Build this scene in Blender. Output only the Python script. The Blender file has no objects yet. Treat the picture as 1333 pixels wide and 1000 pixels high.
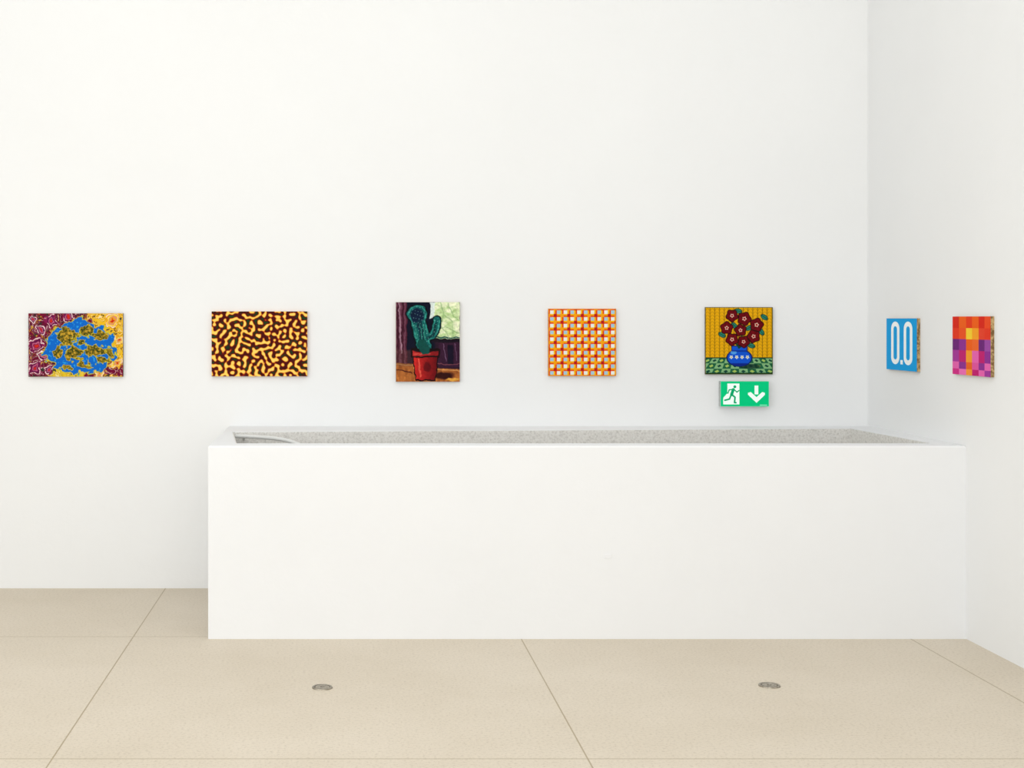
import bpy, bmesh, math
import numpy as np
from mathutils import Vector

scene = bpy.context.scene
F = 1800.0; CX, CY = 448.0, 416.0; H = 1.6
D_BACK = 8.229; D_PAR = 6.923; X_R = 3.115
X_L = -5.5; Y_F = -4.0; Z_C = 5.6

def wx(px, d): return (px-CX)*d/F
def wz(py, d): return H-(py-CY)*d/F

# ---------------------------------------------------------------- materials
def s2l(c):
    c = np.asarray(c, dtype=float)
    return np.where(c <= 0.04045, c/12.92, ((c+0.055)/1.055)**2.4)
def col(r, g, b):
    v = s2l(np.array([r, g, b])/255.0); return (float(v[0]), float(v[1]), float(v[2]), 1.0)

def new_mat(name, rough=0.6, base=None, metallic=0.0, spec=0.5):
    m = bpy.data.materials.new(name); m.use_nodes = True
    nt = m.node_tree; b = nt.nodes['Principled BSDF']
    b.inputs['Roughness'].default_value = rough
    b.inputs['Metallic'].default_value = metallic
    b.inputs['Specular IOR Level'].default_value = spec
    if base: b.inputs['Base Color'].default_value = base
    return m, nt, b

def noise(nt, scale, detail=4, rough=0.5, coord=None):
    n = nt.nodes.new('ShaderNodeTexNoise'); n.inputs['Scale'].default_value = scale
    n.inputs['Detail'].default_value = detail; n.inputs['Roughness'].default_value = rough
    if coord: nt.links.new(coord, n.inputs['Vector'])
    return n
def ramp(nt, fac, stops):
    r = nt.nodes.new('ShaderNodeValToRGB')
    els = r.color_ramp.elements
    while len(els) < len(stops): els.new(0.5)
    for e, (p, c) in zip(els, stops): e.position = p; e.color = c
    nt.links.new(fac, r.inputs['Fac']); return r
def bump(nt, b, h, strength, dist):
    bp = nt.nodes.new('ShaderNodeBump'); bp.inputs['Strength'].default_value = strength
    bp.inputs['Distance'].default_value = dist
    nt.links.new(h, bp.inputs['Height']); nt.links.new(bp.outputs['Normal'], b.inputs['Normal'])
def geo_pos(nt):
    return nt.nodes.new('ShaderNodeNewGeometry').outputs['Position']

def plaster(name, c0, c1):
    m, nt, b = new_mat(name, 0.75, spec=0.25)
    p = geo_pos(nt)
    n = noise(nt, 1.3, 5, 0.55, p)
    r = ramp(nt, n.outputs['Fac'], [(0.3, c0), (0.7, c1)])
    nt.links.new(r.outputs['Color'], b.inputs['Base Color'])
    n2 = noise(nt, 22, 5, 0.6, p)
    bump(nt, b, n2.outputs['Fac'], 0.12, 0.01)
    return m
M_WALL = plaster('white_plaster', col(237, 238, 238), col(239, 240, 240))
M_PAR = plaster('parapet_plaster', col(234, 235, 236), col(237, 238, 239))

def mk_floor():
    m, nt, b = new_mat('terrazzo_floor', 0.5, spec=0.35)
    p = geo_pos(nt)
    big = noise(nt, 0.9, 6, 0.65, p)
    r1 = ramp(nt, big.outputs['Fac'], [(0.3, col(208, 196, 176)), (0.7, col(218, 207, 189))])
    sp = noise(nt, 80, 3, 0.7, p)
    r2 = ramp(nt, sp.outputs['Fac'], [(0.33, (0.78, 0.76, 0.73, 1)), (0.47, (0.97, 0.97, 0.97, 1)), (0.62, (1.0, 1, 1, 1)), (0.72, (1.06, 1.06, 1.05, 1))])
    mix = nt.nodes.new('ShaderNodeMix'); mix.data_type = 'RGBA'; mix.blend_type = 'MULTIPLY'
    mix.inputs[0].default_value = 0.85
    nt.links.new(r1.outputs['Color'], mix.inputs[6]); nt.links.new(r2.outputs['Color'], mix.inputs[7])
    sx = nt.nodes.new('ShaderNodeSeparateXYZ'); nt.links.new(p, sx.inputs[0])
    def math_(op, a, bb=None):
        n = nt.nodes.new('ShaderNodeMath'); n.operation = op
        for k, v in enumerate((a, bb)):
            if v is None: continue
            if isinstance(v, (int, float)): n.inputs[k].default_value = v
            else: nt.links.new(v, n.inputs[k])
        return n.outputs[0]
    def joint(o, off, per):
        t = math_('ADD', o, -off + per*20.5)
        t = math_('MODULO', t, per)
        t = math_('ABSOLUTE', math_('SUBTRACT', t, per/2))
        return math_('LESS_THAN', t, 0.003)
    j = math_('MAXIMUM', joint(sx.outputs[0], -1.063, 1.95), joint(sx.outputs[1], 6.973, 1.938))
    jf = math_('MULTIPLY', j, 0.65)
    mix2 = nt.nodes.new('ShaderNodeMix'); mix2.data_type = 'RGBA'
    nt.links.new(jf, mix2.inputs[0]); nt.links.new(mix.outputs[2], mix2.inputs[6])
    mix2.inputs[7].default_value = col(140, 120, 76)
    nt.links.new(mix2.outputs[2], b.inputs['Base Color'])
    bump(nt, b, sp.outputs['Fac'], 0.06, 0.004)
    return m
M_FLOOR = mk_floor()

def mk_concrete():
    m, nt, b = new_mat('exposed_aggregate_concrete', 0.9, spec=0.1)
    p = geo_pos(nt)
    n = noise(nt, 85, 4, 0.7, p)
    r = ramp(nt, n.outputs['Fac'], [(0.33, col(204, 202, 197)), (0.5, col(229, 227, 222)), (0.65, col(238, 237, 233))])
    nt.links.new(r.outputs['Color'], b.inputs['Base Color'])
    bump(nt, b, n.outputs['Fac'], 0.3, 0.006)
    return m
M_CONC = mk_concrete()

def mk_paint(name, rough=0.5, emit=0.0):
    m, nt, b = new_mat(name, rough, spec=0.06)
    a = nt.nodes.new('ShaderNodeAttribute'); a.attribute_name = 'paint'
    nt.links.new(a.outputs['Color'], b.inputs['Base Color'])
    if emit:
        nt.links.new(a.outputs['Color'], b.inputs['Emission Color']); b.inputs['Emission Strength'].default_value = emit
    n = noise(nt, 260, 3, 0.6, geo_pos(nt))
    bump(nt, b, n.outputs['Fac'], 0.12, 0.002)
    return m
M_PAINT = mk_paint('painted_canvas')
M_SIGNF = mk_paint('photoluminescent_sign_face', 0.35, 0.2)
def edge_mat(name, c0, c1):
    m, nt, b = new_mat(name, 0.8, spec=0.15)
    n = noise(nt, 70, 3, 0.6, geo_pos(nt))
    r = ramp(nt, n.outputs['Fac'], [(0.4, c0), (0.6, c1)])
    nt.links.new(r.outputs['Color'], b.inputs['Base Color'])
    return m

# ---------------------------------------------------------------- mesh helpers
def link(ob, parent=None):
    scene.collection.objects.link(ob)
    if parent: ob.parent = parent
    return ob
def box(name, x0, x1, y0, y1, z0, z1, mat, parent=None, bevel=0):
    c = Vector(((x0+x1)/2, (y0+y1)/2, (z0+z1)/2))
    bm = bmesh.new(); bmesh.ops.create_cube(bm, size=1)
    for v in bm.verts:
        v.co.x *= (x1-x0); v.co.y *= (y1-y0); v.co.z *= (z1-z0)
    if bevel: bmesh.ops.bevel(bm, geom=bm.edges[:], offset=bevel, segments=3, affect='EDGES', profile=0.5)
    me = bpy.data.meshes.new(name); bm.to_mesh(me); bm.free(); me.materials.append(mat)
    ob = bpy.data.objects.new(name, me); ob.location = c
    return link(ob, parent)
def prism(name, poly, z0, z1, mat, parent=None, bevel=0):
    bm = bmesh.new()
    cx = sum(p[0] for p in poly)/len(poly); cy = sum(p[1] for p in poly)/len(poly)
    lo = [bm.verts.new((p[0]-cx, p[1]-cy, z0)) for p in poly]
    hi = [bm.verts.new((p[0]-cx, p[1]-cy, z1)) for p in poly]
    n = len(poly)
    bm.faces.new(hi); bm.faces.new(lo[::-1])
    for i in range(n):
        bm.faces.new((lo[i], lo[(i+1) % n], hi[(i+1) % n], hi[i]))
    bmesh.ops.recalc_face_normals(bm, faces=bm.faces)
    if bevel:
        es = [e for e in bm.edges if all(abs(v.co.z-z1) < 1e-6 for v in e.verts)]
        bmesh.ops.bevel(bm, geom=es, offset=bevel, segments=3, affect='EDGES', profile=0.5)
    me = bpy.data.meshes.new(name); bm.to_mesh(me); bm.free(); me.materials.append(mat)
    ob = bpy.data.objects.new(name, me); ob.location = (cx, cy, 0)
    return link(ob, parent)

# ---------------------------------------------------------------- room
T = 0.2
box('floor', X_L-T, X_R+T, Y_F-T, D_BACK+T, -0.2, 0, M_FLOOR)
box('wall_back', X_L-T, X_R+T, D_BACK, D_BACK+T, 0, Z_C, M_WALL)
box('wall_right', X_R, X_R+T, Y_F, D_BACK, 0, Z_C, M_WALL)
box('wall_left', X_L-T, X_L, Y_F, D_BACK, 0, Z_C, M_WALL)
box('wall_front', X_L-T, X_R+T, Y_F-T, Y_F, 0, Z_C, M_WALL)
box('ceiling', X_L-T, X_R+T, Y_F-T, D_BACK+T, Z_C, Z_C+T, M_WALL)

# ---------------------------------------------------------------- parapet around stairwell
par = bpy.data.objects.new('stairwell_parapet', None); link(par)
ZP = wz(580.5, D_PAR)
xl = wx(271, D_PAR); yi = D_PAR+0.15
prism('front_wall', [(xl, D_PAR), (X_R, D_PAR), (X_R, yi), (xl, yi)], 0, ZP, M_PAR, par, 0.010)
prism('left_end', [(xl, yi), (-0.555, yi), (-0.632, 7.80), (-0.632, D_BACK), (xl, D_BACK)], 0, ZP-0.001, M_PAR, par)
prism('right_ledge', [(3.014, yi), (X_R, yi), (X_R, D_BACK), (2.95, D_BACK), (2.95, 8.05)], 0, ZP-0.001, M_PAR, par)
prism('back_ledge', [(-0.632, 7.80), (2.95, 8.05), (2.95, D_BACK), (-0.632, D_BACK)], 0, ZP-0.001, M_PAR, par)
def quadwall(name, a, b, t, z0, z1, mat, parent):
    a = Vector(a); b = Vector(b); d = (b-a).normalized(); n = Vector((-d.y, d.x))
    return prism(name, [tuple(a), tuple(b), tuple(b+n*t), tuple(a+n*t)], z0, z1, mat, parent)
quadwall('lining_back', (2.95, 8.05), (-0.632, 7.80), 0.006, 0, ZP-0.004, M_CONC, par)
quadwall('lining_right', (3.014, yi), (2.95, 8.05), 0.006, 0, ZP-0.004, M_CONC, par)
quadwall('lining_left', (-0.632, 7.80), (-0.555, yi), 0.006, 0, ZP-0.004, M_CONC, par)
quadwall('lining_front', (-0.555, yi), (3.014, yi), 0.006, 0, ZP-0.012, M_CONC, par)
prism('well_base', [(-0.55, yi), (3.01, yi), (2.94, 8.04), (-0.62, 7.79)], 0, 0.02, M_CONC, par)

M_PIPE, _, _ = new_mat('painted_metal_pipe', 0.35, col(222, 223, 221))
def tube(name, pts, r, mat, parent=None):
    cu = bpy.data.curves.new(name, 'CURVE'); cu.dimensions = '3D'; cu.bevel_depth = r; cu.bevel_resolution = 5
    sp = cu.splines.new('NURBS'); sp.points.add(len(pts)-1)
    for p, q in zip(sp.points, pts): p.co = (*q, 1)
    sp.use_endpoint_u = True; sp.order_u = 3; cu.resolution_u = 16; cu.use_fill_caps = True
    cu.materials.append(mat)
    ob = bpy.data.objects.new(name, cu); return link(ob, parent)
def P(px, py, d): return (wx(px, d), d, wz(py, d))
rail = bpy.data.objects.new('handrail', None); link(rail)
tube('rail_tube', [P(307, 568, 7.74), P(320, 568, 7.72), P(345, 569.5, 7.68), P(368, 572, 7.62), P(386, 577, 7.55), P(410, 590, 7.5), P(470, 625, 7.5), P(600, 710, 7.5)], 0.011, M_PIPE, rail)
tube('wall_bracket', [P(318, 568, 7.72), P(318, 571, 7.76), P(317, 572, 7.795)], 0.007, M_PIPE, rail)

box('blank_socket_cover', wx(787, D_PAR), wx(796, D_PAR), D_PAR-0.003, D_PAR, wz(727, D_PAR), wz(721.5, D_PAR), M_PAR, None, 0.001)

# ---------------------------------------------------------------- floor discs
M_METAL, nt, b = new_mat('brushed_floor_metal', 0.45, col(150, 142, 128), metallic=0.7)
n = noise(nt, 120, 3, 0.6, geo_pos(nt)); r = ramp(nt, n.outputs['Fac'], [(0.35, col(125, 118, 105)), (0.65, col(178, 170, 155))])
nt.links.new(r.outputs['Color'], b.inputs['Base Color'])
M_DARK, _, _ = new_mat('dark_gap', 0.8, col(60, 55, 48))
def disc(px, py, wpx):
    d = H*F/(py-CY); R = wpx*d/F/2
    e = bpy.data.meshes.new('floor_socket_lid'); bm = bmesh.new()
    prof = [(0.0, .004), (R*.12, .004), (R*.13, .002), (R*.2, .002), (R*.21, .005), (R*.70, .005), (R*.71, .001), (R*.76, .001), (R*.77, .005), (R*.97, .005), (R, .0)]
    N = 48; rings = []
    for (rr, zz) in prof:
        if rr == 0: rings.append([bm.verts.new((0, 0, zz))]*N)
        else: rings.append([bm.verts.new((rr*math.cos(2*math.pi*i/N), rr*math.sin(2*math.pi*i/N), zz)) for i in range(N)])
    for k in range(len(prof)-1):
        for i in range(N):
            a, b_, c, d_ = rings[k][i], rings[k+1][i], rings[k+1][(i+1) % N], rings[k][(i+1) % N]
            f = bm.faces.new((a, b_, c)) if k == 0 else bm.faces.new((a, b_, c, d_))
            f.material_index = 1 if k in (2, 6) else 0
    bm.to_mesh(e); bm.free(); e.materials.append(M_METAL); e.materials.append(M_DARK)
    ob = bpy.data.objects.new('floor_socket_lid', e); ob.location = (wx(px, d), d, 0); link(ob)
disc(419.5, 895.5, 27); disc(1001.5, 893, 28)

# ---------------------------------------------------------------- raster helpers
rng = np.random.default_rng(7)
TAB = rng.random((256, 256))
def vn(x, y, s=0):
    x = x+s*17.3+1000; y = y+s*9.1+1000
    xi = np.floor(x).astype(int); yi_ = np.floor(y).astype(int); fx = x-xi; fy = y-yi_
    fx = fx*fx*(3-2*fx); fy = fy*fy*(3-2*fy)
    g = lambda a, b: TAB[a % 256, b % 256]
    return (g(xi, yi_)*(1-fx)+g(xi+1, yi_)*fx)*(1-fy)+(g(xi, yi_+1)*(1-fx)+g(xi+1, yi_+1)*fx)*fy
def fbm(x, y, s=0, o=3):
    t = 0; a = .5; w = 0
    for k in range(o):
        t = t+a*vn(x*2**k, y*2**k, s+k*3); w += a; a *= .5
    return t/w
def C(r, g, b): return np.array([r, g, b], float)/255
def mx(img, c, m):
    m = np.clip(m, 0, 1)[..., None]
    return img*(1-m)+c*m
def aa(sd, w=0.35): return np.clip(0.5-sd/(2*w), 0, 1)
def ell(X, Y, cx, cy, rx, ry):
    return (np.sqrt(((X-cx)/rx)**2+((Y-cy)/ry)**2)-1)*min(rx, ry)
def bx(X, Y, x0, x1, y0, y1):
    return np.maximum(np.maximum(x0-X, X-x1), np.maximum(y0-Y, Y-y1))
def seg(X, Y, ax, ay, bx_, by, r):
    dx, dy = bx_-ax, by-ay; t = np.clip(((X-ax)*dx+(Y-ay)*dy)/(dx*dx+dy*dy+1e-9), 0, 1)
    return np.hypot(X-ax-t*dx, Y-ay-t*dy)-r
def pline(X, Y, pts, r):
    s = None
    for a, b in zip(pts[:-1], pts[1:]):
        q = seg(X, Y, *a, *b, r); s = q if s is None else np.minimum(s, q)
    return s
def poly(X, Y, pts):
    ins = np.zeros(X.shape, bool); n = len(pts)
    for i in range(n):
        x1, y1 = pts[i]; x2, y2 = pts[(i+1) % n]
        if y1 == y2: continue
        c = ((Y < y1) != (Y < y2)) & (X < (x2-x1)*(Y-y1)/(y2-y1)+x1)
        ins ^= c
    return ins.astype(float)

def panel(name, center, u, n, w, h, t, px, fn, res, sidemat, facemat=None, parent=None):
    x0, x1, y0, y1 = px
    nx = int((x1-x0)*res); ny = int((y1-y0)*res)
    xs = np.linspace(x0, x1, nx+1); ys = np.linspace(y0, y1, ny+1)
    X, Y = np.meshgrid(xs, ys)
    img = np.clip(fn(X, Y), 0, 1)
    u = np.array(u, float); n = np.array(n, float); v = np.array([0, 0, 1.])
    S = (X-x0)/(x1-x0)-.5; R = .5-(Y-y0)/(y1-y0)
    fr = S[..., None]*w*u+R[..., None]*h*v+n*t
    verts = fr.reshape(-1, 3)
    nv = len(verts)
    i, j = np.meshgrid(np.arange(nx), np.arange(ny))
    a = (j*(nx+1)+i).ravel(); faces = np.stack([a, a+nx+1, a+nx+2, a+1], 1)
    cs = [(-.5, .5), (.5, .5), (.5, -.5), (-.5, -.5)]
    ex = [tuple(p[0]*w*u+p[1]*h*v+n*(t-0.0004)) for p in cs]+[tuple(p[0]*w*u+p[1]*h*v) for p in cs]
    b0 = nv
    sf = [(b0+k, b0+(k+1) % 4, b0+4+(k+1) % 4, b0+4+k) for k in range(4)]+[(b0+4, b0+5, b0+6, b0+7)]
    me = bpy.data.meshes.new(name)
    me.from_pydata([tuple(q) for q in verts]+ex, [], [tuple(f) for f in faces.tolist()]+sf)
    at = me.color_attributes.new('paint', 'FLOAT_COLOR', 'POINT')
    buf = np.ones((nv+8, 4), np.float32); buf[:nv, :3] = s2l(img).reshape(-1, 3)
    at.data.foreach_set('color', buf.ravel())
    me.materials.append(facemat or M_PAINT); me.materials.append(sidemat)
    mi = np.zeros(len(me.polygons), np.int32); mi[-5:] = 1
    me.polygons.foreach_set('material_index', mi); me.update()
    ob = bpy.data.objects.new(name, me); ob.location = center
    return link(ob, parent)

# ---------------------------------------------------------------- paintings
def p_garden(X, Y):
    sh = X.shape
    wxp = X+5*(fbm(X/9, Y/9, 1)-.5)*2; wyp = Y+5*(fbm(X/9, Y/9, 5)-.5)*2
    img = np.zeros(sh+(3,))+C(104, 10, 44)
    z = wxp-122+14*(fbm(X/14, Y/14, 8)-.5)*2+(Y-445)*-0.15
    img = mx(img, C(232, 180, 30), aa(-z, 1.2))
    img = mx(img, C(218, 186, 40), aa(ell(wxp, wyp, 84, 487, 26, 6)))
    img = mx(img, C(116, 10, 48), aa(ell(wxp, wyp, 146, 480, 24, 10)))
    n1 = fbm(wxp/6, wyp/6, 11, 2)
    for k, (lv, c) in enumerate([(.28, C(240, 230, 220)), (.40, C(60, 14, 50)), (.50, C(244, 236, 226)), (.58, C(60, 15, 50)), (.66, C(236, 194, 50)), (.76, C(180, 24, 50))]):
        img = mx(img, c, aa(np.abs(n1-lv)-.010, .011)*.95)
    n2 = fbm(wxp/3.4, wyp/3.4, 31, 2)
    img = mx(img, C(225, 188, 60), aa(.74-n2, .02)*.8)
    img = mx(img, C(48, 50, 40), aa(n2-.26, .02)*.9)
    for (cx, cy, r) in [(47, 449, 9.5), (46, 479, 9.5), (67, 418, 9), (52, 430, 6.5), (64, 483, 7), (90, 412, 7), (151, 474, 8), (145, 418, 9), (54, 464, 5.5), (154, 444, 6), (128, 485, 7), (44, 415, 6)]:
        ang = np.arctan2(wyp-cy, wxp-cx); rr = np.hypot(wxp-cx, wyp-cy)*(1+.15*np.sin(4*ang+cx))
        base = C(130, 24, 74) if cx < 110 else C(226, 160, 30)
        img = mx(img, base, aa(rr-r))
        img = mx(img, C(240, 226, 218), aa(np.abs(rr-r*.85)-.55)*(fbm(X/3, Y/3, 71) > .42))
        img = mx(img, C(70, 14, 60) if cx < 110 else C(245, 220, 110), aa(np.abs(rr-r*.62)-.5))
        img = mx(img, C(204, 124, 150), aa(np.abs(rr-r*.42)-.5)*.85)
        img = mx(img, C(200, 40, 24), aa(rr-r*.22))
    blue = ell(wxp, wyp, 104, 452, 47, 33)+8*(fbm(X/8, Y/8, 21, 3)-.5)*2
    blue = np.minimum(blue, pline(wxp, wyp, [(62, 466), (80, 474), (100, 482)], 3.5))
    img = mx(img, C(200, 190, 50), aa(blue-1.1)); img = mx(img, C(10, 100, 196), aa(blue))
    img = mx(img, C(40, 150, 220), aa(blue+1)*(fbm(X/2.5, Y/2.5, 40) > .7))
    ol = fbm(X/1.9, Y/1.9, 51, 3)
    for (cx, cy, rx, ry) in [(87, 439, 12.5, 11.5), (113, 431, 10, 7.5), (132, 438, 8.5, 6.5), (97, 460, 13.5, 9), (124, 457, 12, 8.5), (76, 460, 6, 6), (110, 475, 10, 5), (141, 460, 5, 5), (90, 478, 6, 3), (106, 445, 6, 5), (133, 469, 6, 4)]:
        e = ell(wxp, wyp, cx, cy, rx, ry)+5*(fbm(X/4.5, Y/4.5, 61)-.5)*2
        img = mx(img, C(204, 186, 44), aa(e))
        c = C(98, 86, 20)*(1-ol[..., None])+C(156, 124, 30)*ol[..., None]
        img = mx(img, c, aa(e+.9)); img = mx(img, C(54, 66, 22), aa(e+1.4)*(ol < .42)); img = mx(img, C(204, 162, 48), aa(e+1.4)*(ol > .66))
    return img

def p_worms(X, Y):
    ny, nx = X.shape; r = np.random.default_rng(41)
    u = r.standard_normal((ny, nx))
    fy = np.fft.fftfreq(ny)[:, None]; fx = np.fft.rfftfreq(nx)[None, :]
    k = np.hypot(fx, fy); res = (nx-1)/125.0; k0 = 1/(8.0*res)
    bp = np.exp(-((k-k0)/(0.6*k0))**2)
    yn = (Y-405)/85.0; bias = -0.46+0.50*yn+0.5*(fbm(X/14, Y/12, 3)-.5)*2
    for it in range(2):
        f = np.fft.irfft2(np.fft.rfft2(u)*bp, s=u.shape); f /= f.std()
        u = np.tanh(1.6*f+0.85*bias)
    f = np.fft.irfft2(np.fft.rfft2(u)*(np.exp(-(k/(2.8*k0))**2)), s=u.shape)
    t = f+0.30*(fbm(X/1.8, Y/1.8, 9)-.5)-.02
    g = fbm(X/7, Y/7, 14)
    stops = [(-1.0, C(22, 60, 26)), (-.88, C(36, 44, 22)), (-.75, C(70, 14, 12)), (-.2, C(118, 18, 14)), (.0, C(166, 50, 16)), (.2, C(226, 130, 34)), (.45, C(244, 192, 74)), (.9, C(250, 214, 104))]
    out = np.zeros(X.shape+(3,))
    t2 = np.where((t < -.6) & (g < .52), np.maximum(t, -.74), t)
    for ch in range(3): out[..., ch] = np.interp(t2, [s[0] for s in stops], [s[1][ch] for s in stops])
    return out

def p_cactus(X0, Y0):
    X = X0+1.5*(fbm(X0/5, Y0/5, 81)-.5)*2; Y = Y0+1.5*(fbm(X0/5, Y0/5, 91)-.5)*2
    n = fbm(X/3, Y/9, 2); nn = fbm(X/2, Y/2, 6)
    img = np.zeros(X.shape+(3,))+C(40, 22, 38)
    st = .5+.5*np.sin((X-515)*1.05+3*n)
    cur = C(56, 16, 32)*(1-st[..., None])+C(110, 62, 80)*st[..., None]
    img = mx(img, cur, aa(X-530+2*n, 1)); img = mx(img, C(180, 146, 160), aa(np.abs(X-519-(Y-393)*.05)-.9)*.7*(Y < 460))
    img = mx(img, C(12, 15, 34), aa(bx(X, Y, 529, 566, 393, 456), 1.5))
    img = mx(img, C(88, 30, 46), aa(np.abs(X-529)-.8)*.8)
    wv = fbm(X/6, Y/4, 9, 4)[..., None]; wv = np.clip((wv-.3)*2.5, 0, 1)
    win = C(178, 206, 140)*(1-wv)+C(236, 240, 204)*wv
    img = mx(img, win, aa(bx(X, Y, 565, 599, 393, 441)))
    for q in [[(573, 394), (578, 410), (574, 424), (584, 438)], [(584, 396), (590, 412), (598, 418)], [(566, 430), (580, 426), (598, 434)], [(578, 410), (588, 418), (590, 438)]]:
        img = mx(img, C(128, 168, 110), aa(pline(X, Y, q, .5))*.7)
    img = mx(img, C(214, 226, 220), aa(bx(X, Y, 560, 565.5, 393, 415)))
    img = mx(img, C(40, 84, 74), aa(np.abs(Y-439.5)-.9)*aa(563-X)); img = mx(img, C(22, 14, 26), aa(bx(X, Y, 562, 599, 441, 446)))
    img = mx(img, C(52, 24, 46), aa(bx(X, Y, 571, 599, 446, 478)))
    img = mx(img, C(134, 106, 134), aa(np.abs(X-577-.2*(Y-450))-.5)*aa(bx(X, Y, 571, 599, 447, 470))*.7)
    img = mx(img, C(134, 106, 134), aa(np.abs(X-592-.1*(Y-450))-.5)*aa(bx(X, Y, 571, 599, 447, 470))*.5)
    img = mx(img, C(20, 14, 34), aa(bx(X, Y, 583, 590, 449, 474))); img = mx(img, C(110, 60, 70), aa(np.abs(Y-474)-.6)*aa(570-X))
    tl = 478+.06*(X-555)-3*(X < 538)
    tab = C(120, 60, 26)*(1-n[..., None])+C(206, 128, 62)*n[..., None]
    img = mx(img, tab, aa(tl-Y)); img = mx(img, C(224, 170, 104), aa(np.abs(Y-tl-2)-.6)*.7)
    img = mx(img, C(66, 24, 18), aa(np.abs(Y-487-.25*(X-540))-.8)*aa(bx(X, Y, 515, 537, 478, 497))*.9)
    img = mx(img, C(50, 16, 14), aa(ell(X, Y, 578, 489, 13, 4.5), 1)); img = mx(img, C(214, 154, 64), aa(ell(X, Y, 590, 494, 9, 2)))
    img = mx(img, C(90, 60, 50), aa(bx(X, Y, 515, 538, 455, 477), 1)*.35)
    body = np.minimum(pline(X, Y, [(543, 411), (546, 425), (552, 452)], 9.5), ell(X, Y, 543, 409, 13, 12))
    arm = pline(X, Y, [(553, 441), (563, 437), (568, 426), (569, 417)], 4.8)
    cac = np.minimum(body, arm)
    img = mx(img, C(5, 8, 16), aa(cac-1.4)); img = mx(img, C(16, 88, 86), aa(cac))
    img = mx(img, C(52, 150, 134), aa(np.abs(cac+1.6)-.8)*np.clip((fbm(X/3, Y/3, 44)-.25)*3, 0, 1))
    img = mx(img, C(10, 28, 54), aa(ell(X, Y, 543, 411, 9, 9.5), 1)); img = mx(img, C(10, 48, 60), aa(pline(X, Y, [(546, 420), (551, 448)], 3.4), .8))
    for q in (-5.5, 2, 5.5):
        img = mx(img, C(44, 134, 114), aa(pline(X, Y, [(545+q, 423), (550+q*.9, 450)], .6))*.9)
    img = mx(img, C(8, 52, 56), aa(pline(X, Y, [(557, 441), (564, 436), (568, 421)], 1.5)))
    dots = ((np.abs((X*1.0+Y*.35) % 4.2-2.1) < .45) & (np.abs((Y-X*.3) % 5.2-2.6) < .45)).astype(float)
    img = mx(img, C(150, 210, 205), dots*aa(cac+1)*.65)
    bod = poly(X, Y, [(538, 464), (570, 463), (566, 494), (542, 494)]); rim = aa(bx(X, Y, 535.5, 572, 454, 465)-.5)
    img = mx(img, C(16, 5, 8), poly(X, Y, [(536.5, 464), (571.5, 463), (567, 496), (541, 496)]))
    sh = np.clip((X-540)/28, 0, 1)[..., None]
    img = mx(img, C(200, 40, 36)*(1-sh)+C(100, 12, 18)*sh, bod)
    img = mx(img, C(24, 8, 10), rim); img = mx(img, C(186, 44, 42)*(1-sh)+C(126, 22, 26)*sh, aa(bx(X, Y, 537, 570.5, 456.5, 463.5)))
    img = mx(img, C(24, 10, 14), aa(ell(X, Y, 554, 456.5, 14, 2.2))); img = mx(img, C(220, 104, 86), aa(np.abs(Y-460.5)-.5)*aa(bx(X, Y, 538, 560, 455, 464))*.7)
    img = mx(img, C(228, 94, 74), aa(pline(X, Y, [(545, 468), (547, 490)], .9))*.8); img = mx(img, C(60, 4, 12), aa(ell(X, Y, 556, 478, 5, 6), 1)*.6)
    img = mx(img, C(14, 72, 66), aa(pline(X, Y, [(549, 448), (553, 455)], 6.5)))
    return img*(0.88+.24*nn[..., None])

def p_weave(X, Y):
    n = 10.0; p = 88/n
    gx = (X-714)/p; gy = (Y-402)/p
    ix = np.floor(gx).astype(int); iy = np.floor(gy).astype(int); fx = gx-ix; fy = gy-iy
    img = np.zeros(X.shape+(3,))+C(232, 238, 234)
    img = mx(img, C(150, 194, 220), (((ix+iy) % 2) == 1).astype(float)*.85)
    bw = .235
    ex = np.minimum(fx, 1-fx); ey = np.minimum(fy, 1-fy)
    jx = np.round(gx).astype(int); jy = np.round(gy).astype(int)
    vb = aa((ex-bw)*p, .2); hb = aa((ey-bw)*p, .2)
    vcol = np.where(((gx-jx) < 0)[..., None], C(244, 184, 10), C(226, 66, 16))
    hcol = np.where(((gy-jy) < 0)[..., None], C(244, 178, 10), C(228, 78, 16))
    img = mx(img, vcol, vb); img = mx(img, hcol, hb*(1-vb))
    over = ((jx+jy) % 2 == 0)
    img = mx(img, C(184, 20, 24), vb*hb*over); img = mx(img, C(244, 160, 14), vb*hb*(~over))
    edge = -bx(X, Y, 714, 802, 402, 489.5)
    img = mx(img, C(232, 140, 20), aa(edge-1.0))
    return img

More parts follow.
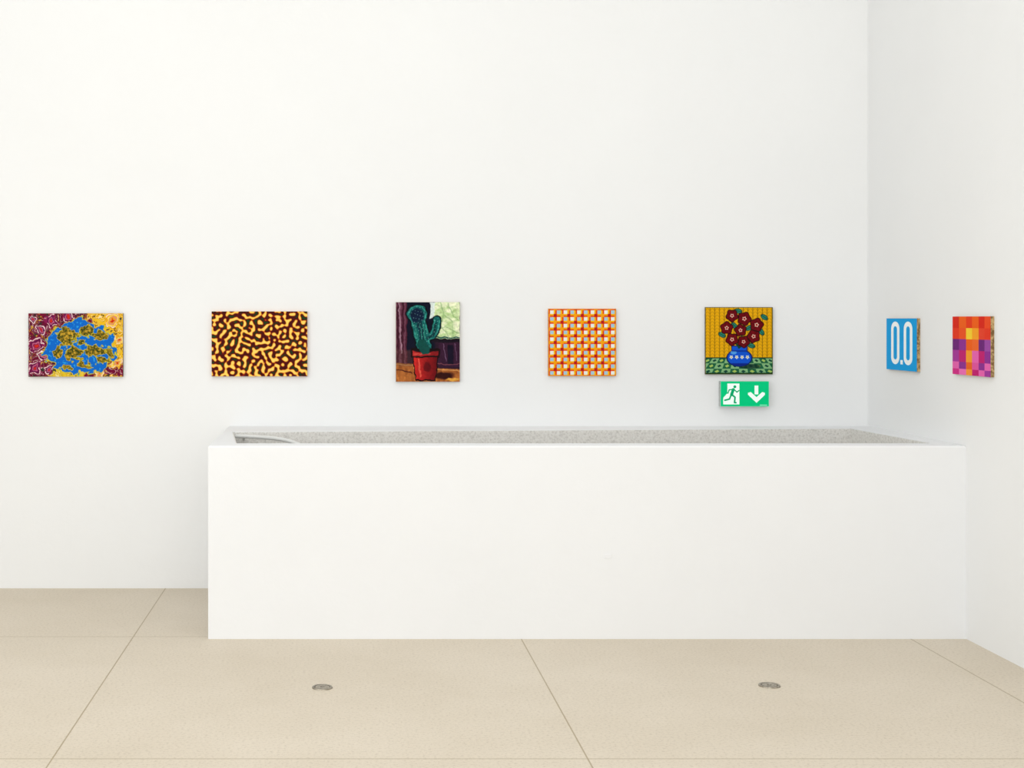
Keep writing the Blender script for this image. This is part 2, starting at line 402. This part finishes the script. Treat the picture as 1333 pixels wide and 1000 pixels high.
def p_flowers(X, Y):
    cw = 6.2
    fx = ((X-918) % cw)-cw/2
    img = np.zeros(X.shape+(3,))+C(230, 170, 10)
    ch = (Y-np.abs(fx)*1.3) % 4.2
    img = mx(img, C(110, 68, 6), aa(np.abs(ch-2)-.3, .3)*(np.abs(fx) < 2.5)*(np.abs(fx) > .5)*.7)
    img = mx(img, C(88, 56, 8), aa(np.abs(np.abs(fx)-cw/2)-.35, .3)*.8)
    t = Y-466; k = 1+.02*t
    gx = (X-962)/(8.5*k); gy = (t/7.0)
    chk = ((np.floor(gx)+np.floor(gy)) % 2)
    cl = np.where(chk[..., None] > 0, C(30, 96, 64), C(128, 178, 122))
    dx = np.abs(gx-np.floor(gx)-.5); dy = np.abs(gy-np.floor(gy)-.5)
    cl = np.where(((dx+dy) < .28)[..., None], np.where(chk[..., None] > 0, C(165, 196, 96), C(14, 66, 56)), cl)
    img = mx(img, cl, aa(466-Y)); img = mx(img, C(18, 52, 40), aa(np.abs(Y-466)-.6)); img = mx(img, C(14, 58, 48), aa(485.2-Y))
    img = mx(img, C(14, 46, 38), aa(ell(X, Y, 976, 477, 14, 3.2))*.8)
    v = np.minimum(ell(X, Y, 962.5, 466, 15.5, 10.5), bx(X, Y, 953, 972, 451, 460))
    v = np.maximum(v, Y-476.5)
    img = mx(img, C(6, 18, 84), aa(v-1)); img = mx(img, C(16, 82, 204), aa(v)); img = mx(img, C(80, 155, 230), aa(ell(X, Y, 955, 459, 4, 2.5)))
    img = mx(img, C(8, 34, 124), aa(v)*aa(np.abs(Y-457)-.6)); img = mx(img, C(10, 38, 136), aa(v)*aa(473-Y))
    for cx in (952, 959, 966, 973):
        a = np.arctan2(Y-465, X-cx); r_ = np.hypot(X-cx, Y-465)
        img = mx(img, C(220, 230, 232), aa(r_-2.1-.5*np.sin(5*a))*aa(v+.5)); img = mx(img, C(220, 160, 40), aa(r_-.8)*aa(v))
    for q in [(947, 428), (955, 443), (966, 436), (982, 440), (985, 424)]:
        img = mx(img, C(14, 62, 48), aa(seg(X, Y, 962, 453, q[0], q[1], .9)))
    for (cx, cy, a) in [(940, 436, .5), (961, 405, .2), (995, 413, .6), (991, 432, .9), (978, 450, .3), (956, 424, .8), (975, 427, -.5)]:
        ca, sa = math.cos(a), math.sin(a); U = (X-cx)*ca+(Y-cy)*sa; V = -(X-cx)*sa+(Y-cy)*ca
        e = ell(U, V, 0, 0, 4.4, 2.6); img = mx(img, C(10, 42, 36), aa(e-.6)); img = mx(img, C(40, 124, 102), aa(e)); img = mx(img, C(12, 62, 52), aa(np.abs(V)-.35)*aa(e))
    for i, (cx, cy, r) in enumerate([(953, 411, 7.4), (969, 415, 8.2), (985, 423, 8.2), (946, 427, 7.6), (964, 430, 7.2), (981, 438, 7.8), (953, 442, 7.6), (968, 445, 7.2)]):
        a = np.arctan2(Y-cy, X-cx); r_ = np.hypot(X-cx, Y-cy); R_ = r*(1+.10*np.sin(5*a+i))
        img = mx(img, C(32, 2, 8), aa(r_-R_-.6)); img = mx(img, C(108, 8, 18), aa(r_-R_+.4))
        img = mx(img, C(60, 2, 12), aa(np.abs(np.sin(2.5*a+i/2))*r_-.6)*aa(r_-R_))
        ic = r_-r*.30*(1+.2*np.sin(5*a+i))
        img = mx(img, C(236, 204, 178), aa(ic)); img = mx(img, C(150, 20, 30), aa(r_-r*.17))
    img = mx(img, C(60, 74, 20), aa(-bx(X, Y, 918.7, 1005.3, 400.7, 486.3)))
    return img

def p_zero(X, Y):
    img = np.zeros(X.shape+(3,))+C(0, 158, 226)
    def zero(cx, rx_o, top, bot, th):
        ro = rx_o; o = seg(X, Y, cx, top+ro, cx, bot-ro, ro)
        ri = ro-th; i_ = seg(X, Y, cx, top+ro+1, cx, bot-ro-1, ri)
        return np.maximum(o, -i_)
    img = mx(img, C(246, 250, 250), aa(zero(30, 14, 6, 89, 8.2), .4))
    img = mx(img, C(246, 250, 250), aa(zero(72, 14, 6, 89, 8.2), .4))
    img = mx(img, C(246, 250, 250), aa(bx(X, Y, 47, 55, 80, 88.5), .4))
    return img

def p_check(X, Y):
    R = lambda *a: C(*a)
    r, o, y, v, pk, pu, mg = R(216, 36, 14), R(236, 96, 16), R(244, 205, 50), R(108, 34, 120), R(228, 100, 176), R(140, 46, 146), R(192, 28, 112)
    tbl = [[r, o, R(228, 60, 18), o, r, R(234, 76, 30)],
           [R(228, 56, 24), R(236, 84, 30), y, R(244, 160, 36), R(226, 66, 40), R(226, 56, 30)],
           [v, pu, o, R(236, 104, 40), v, R(154, 74, 164)],
           [R(166, 56, 154), mg, R(244, 156, 40), pk, mg, R(140, 46, 146)],
           [pk, pu, R(234, 100, 26), R(222, 84, 158), pu, pk],
           [R(210, 44, 134), R(236, 112, 184), R(244, 150, 50), mg, pk, R(160, 56, 154)]]
    ys = [0, 20, 39, 58, 78, 90, 100]; xs = [0, 18, 37, 53, 70, 85, 100]
    img = np.zeros(X.shape+(3,))
    for j in range(6):
        for i in range(6):
            m = (X >= xs[i]) & (X <= xs[i+1]) & (Y >= ys[j]) & (Y <= ys[j+1])
            img[m] = tbl[j][i]
    return img

E_LINEN = edge_mat('canvas_edge_linen', col(120, 92, 58), col(196, 168, 120))
E_RED = edge_mat('canvas_edge_painted', col(170, 80, 30), col(224, 160, 70))
E_DARK = edge_mat('canvas_edge_dark', col(70, 60, 44), col(130, 112, 80))
TH = 0.02
def back_panel(name, px, fn, res, sm, t=TH, fm=None, parent=None):
    d = D_BACK-t
    xa, xb, za, zb = wx(px[0], d), wx(px[1], d), wz(px[3], d), wz(px[2], d)
    return panel(name, ((xa+xb)/2, D_BACK, (za+zb)/2), (1, 0, 0), (0, -1, 0), xb-xa, zb-za, t, px, fn, res, sm, fm, parent)
back_panel('abstract_garden_painting', (37, 160, 408, 490.5), p_garden, 2.4, E_DARK)
back_panel('labyrinth_pattern_painting', (275.5, 400, 405.5, 490), p_worms, 2.2, E_RED)
back_panel('cactus_painting', (515.5, 598.5, 393.5, 497), p_cactus, 2.4, E_LINEN)
back_panel('woven_grid_painting', (714, 802, 402, 489.5), p_weave, 2.6, E_RED)
back_panel('flower_vase_painting', (918.5, 1006, 400, 487.5), p_flowers, 2.8, E_DARK)

def right_panel(name, xa, xb, z0, z1, fn, sm):
    t = 0.018; X = X_R-t
    ya = X*F/(xa-CX); yb = X*F/(xb-CX)
    return panel(name, (X_R, (ya+yb)/2, (z0+z1)/2), (0, -1, 0), (-1, 0, 0), ya-yb, z1-z0, t, (0, 100, 0, 100), fn, 3, sm)
right_panel('zero_digits_painting', 1154, 1193.5, 1.317, 1.606, p_zero, E_LINEN)
right_panel('colour_check_painting', 1240, 1289.5, 1.323, 1.615, p_check, E_LINEN)

# ---------------------------------------------------------------- exit sign
def p_exit(X, Y):
    g = C(2, 192, 122); w = C(238, 250, 244)
    img = np.zeros(X.shape+(3,))+g
    img = mx(img, w, poly(X, Y, [(947, 499.5), (962.5, 499.5), (962.5, 526.5), (941.5, 526.5), (941.5, 518), (947, 512)]))
    man = ell(X, Y, 956.6, 503.6, 1.9, 1.9)
    man = np.minimum(man, pline(X, Y, [(954.6, 507.2), (952.3, 514)], 1.9))
    for pts, r in [([(955.5, 507), (959.3, 510.6), (961.8, 508.6)], .75), ([(953.6, 507), (949.2, 507.6), (947.6, 512)], .75),
                   ([(952.8, 514), (956.8, 517.2), (956.2, 524.2), (958, 524.4)], 1.05), ([(951.8, 514), (949.6, 519.6), (943.6, 521.2)], 1.05)]:
        man = np.minimum(man, pline(X, Y, pts, r))
    img = mx(img, C(4, 160, 102), aa(man, .2))
    arrow = np.maximum(poly(X, Y, [(982.4, 502), (987.2, 502), (987.2, 513.5), (982.4, 513.5)]), poly(X, Y, [(973.8, 511.5), (977.4, 510.5), (984.8, 517.2), (992.2, 510.5), (995.8, 511.5), (995.8, 514), (984.8, 524.5), (973.8, 514)]))
    img = mx(img, w, arrow)
    img = mx(img, C(150, 225, 195), aa(bx(X, Y, 989, 998.5, 527, 528.1), .2))
    img = mx(img, C(120, 225, 180), aa(-bx(X, Y, 938.4, 1000.6, 496.9, 528.9), .2))
    return img
M_SIGNB = edge_mat('sign_housing', col(170, 178, 174), col(190, 196, 192))
back_panel('emergency_exit_sign', (938, 1001, 496.5, 529.3), p_exit, 5, M_SIGNB, t=0.04, fm=M_SIGNF)

# ---------------------------------------------------------------- lights
def area(name, loc, rot, sx, sy, power, c=(1, 1, 1)):
    l = bpy.data.lights.new(name, 'AREA'); l.shape = 'RECTANGLE'; l.size = sx; l.size_y = sy; l.energy = power; l.color = c
    ob = bpy.data.objects.new(name, l); ob.location = loc; ob.rotation_euler = rot; link(ob)
LC = (0.975, 0.987, 1.0)
area('ceiling_light', (-0.9, 1.9, Z_C-0.05), (0, 0, 0), 7.5, 10, 188, LC)
area('added_rear_fill', (-0.6, Y_F+0.05, 2.3), (math.radians(90), 0, 0), 7, 4.2, 165, LC)  # unseen fill added behind the camera to flatten the lighting, no window there
area('added_side_fill', (X_L+0.05, 0.6, 2.3), (math.radians(90), 0, math.radians(-90)), 7, 4.2, 165, LC)  # unseen fill added at the left wall to brighten the right wall

w = bpy.data.worlds.new('world'); scene.world = w; w.use_nodes = True
w.node_tree.nodes['Background'].inputs['Color'].default_value = (1, 1, 1, 1)
w.node_tree.nodes['Background'].inputs['Strength'].default_value = 0.5

# ---------------------------------------------------------------- camera
cd = bpy.data.cameras.new('camera'); cam = bpy.data.objects.new('camera', cd); link(cam)
cam.location = (0, 0, H); cam.rotation_euler = (math.radians(90), 0, 0)
cd.sensor_fit = 'HORIZONTAL'; cd.sensor_width = 36; cd.lens = 36*F/1333
cd.shift_x = (666.5-CX)/1333; cd.shift_y = -(500-CY)/1333
cd.clip_start = 0.05
scene.camera = cam
scene.view_settings.view_transform = 'Standard'
scene.view_settings.look = 'None'
scene.view_settings.exposure = 0
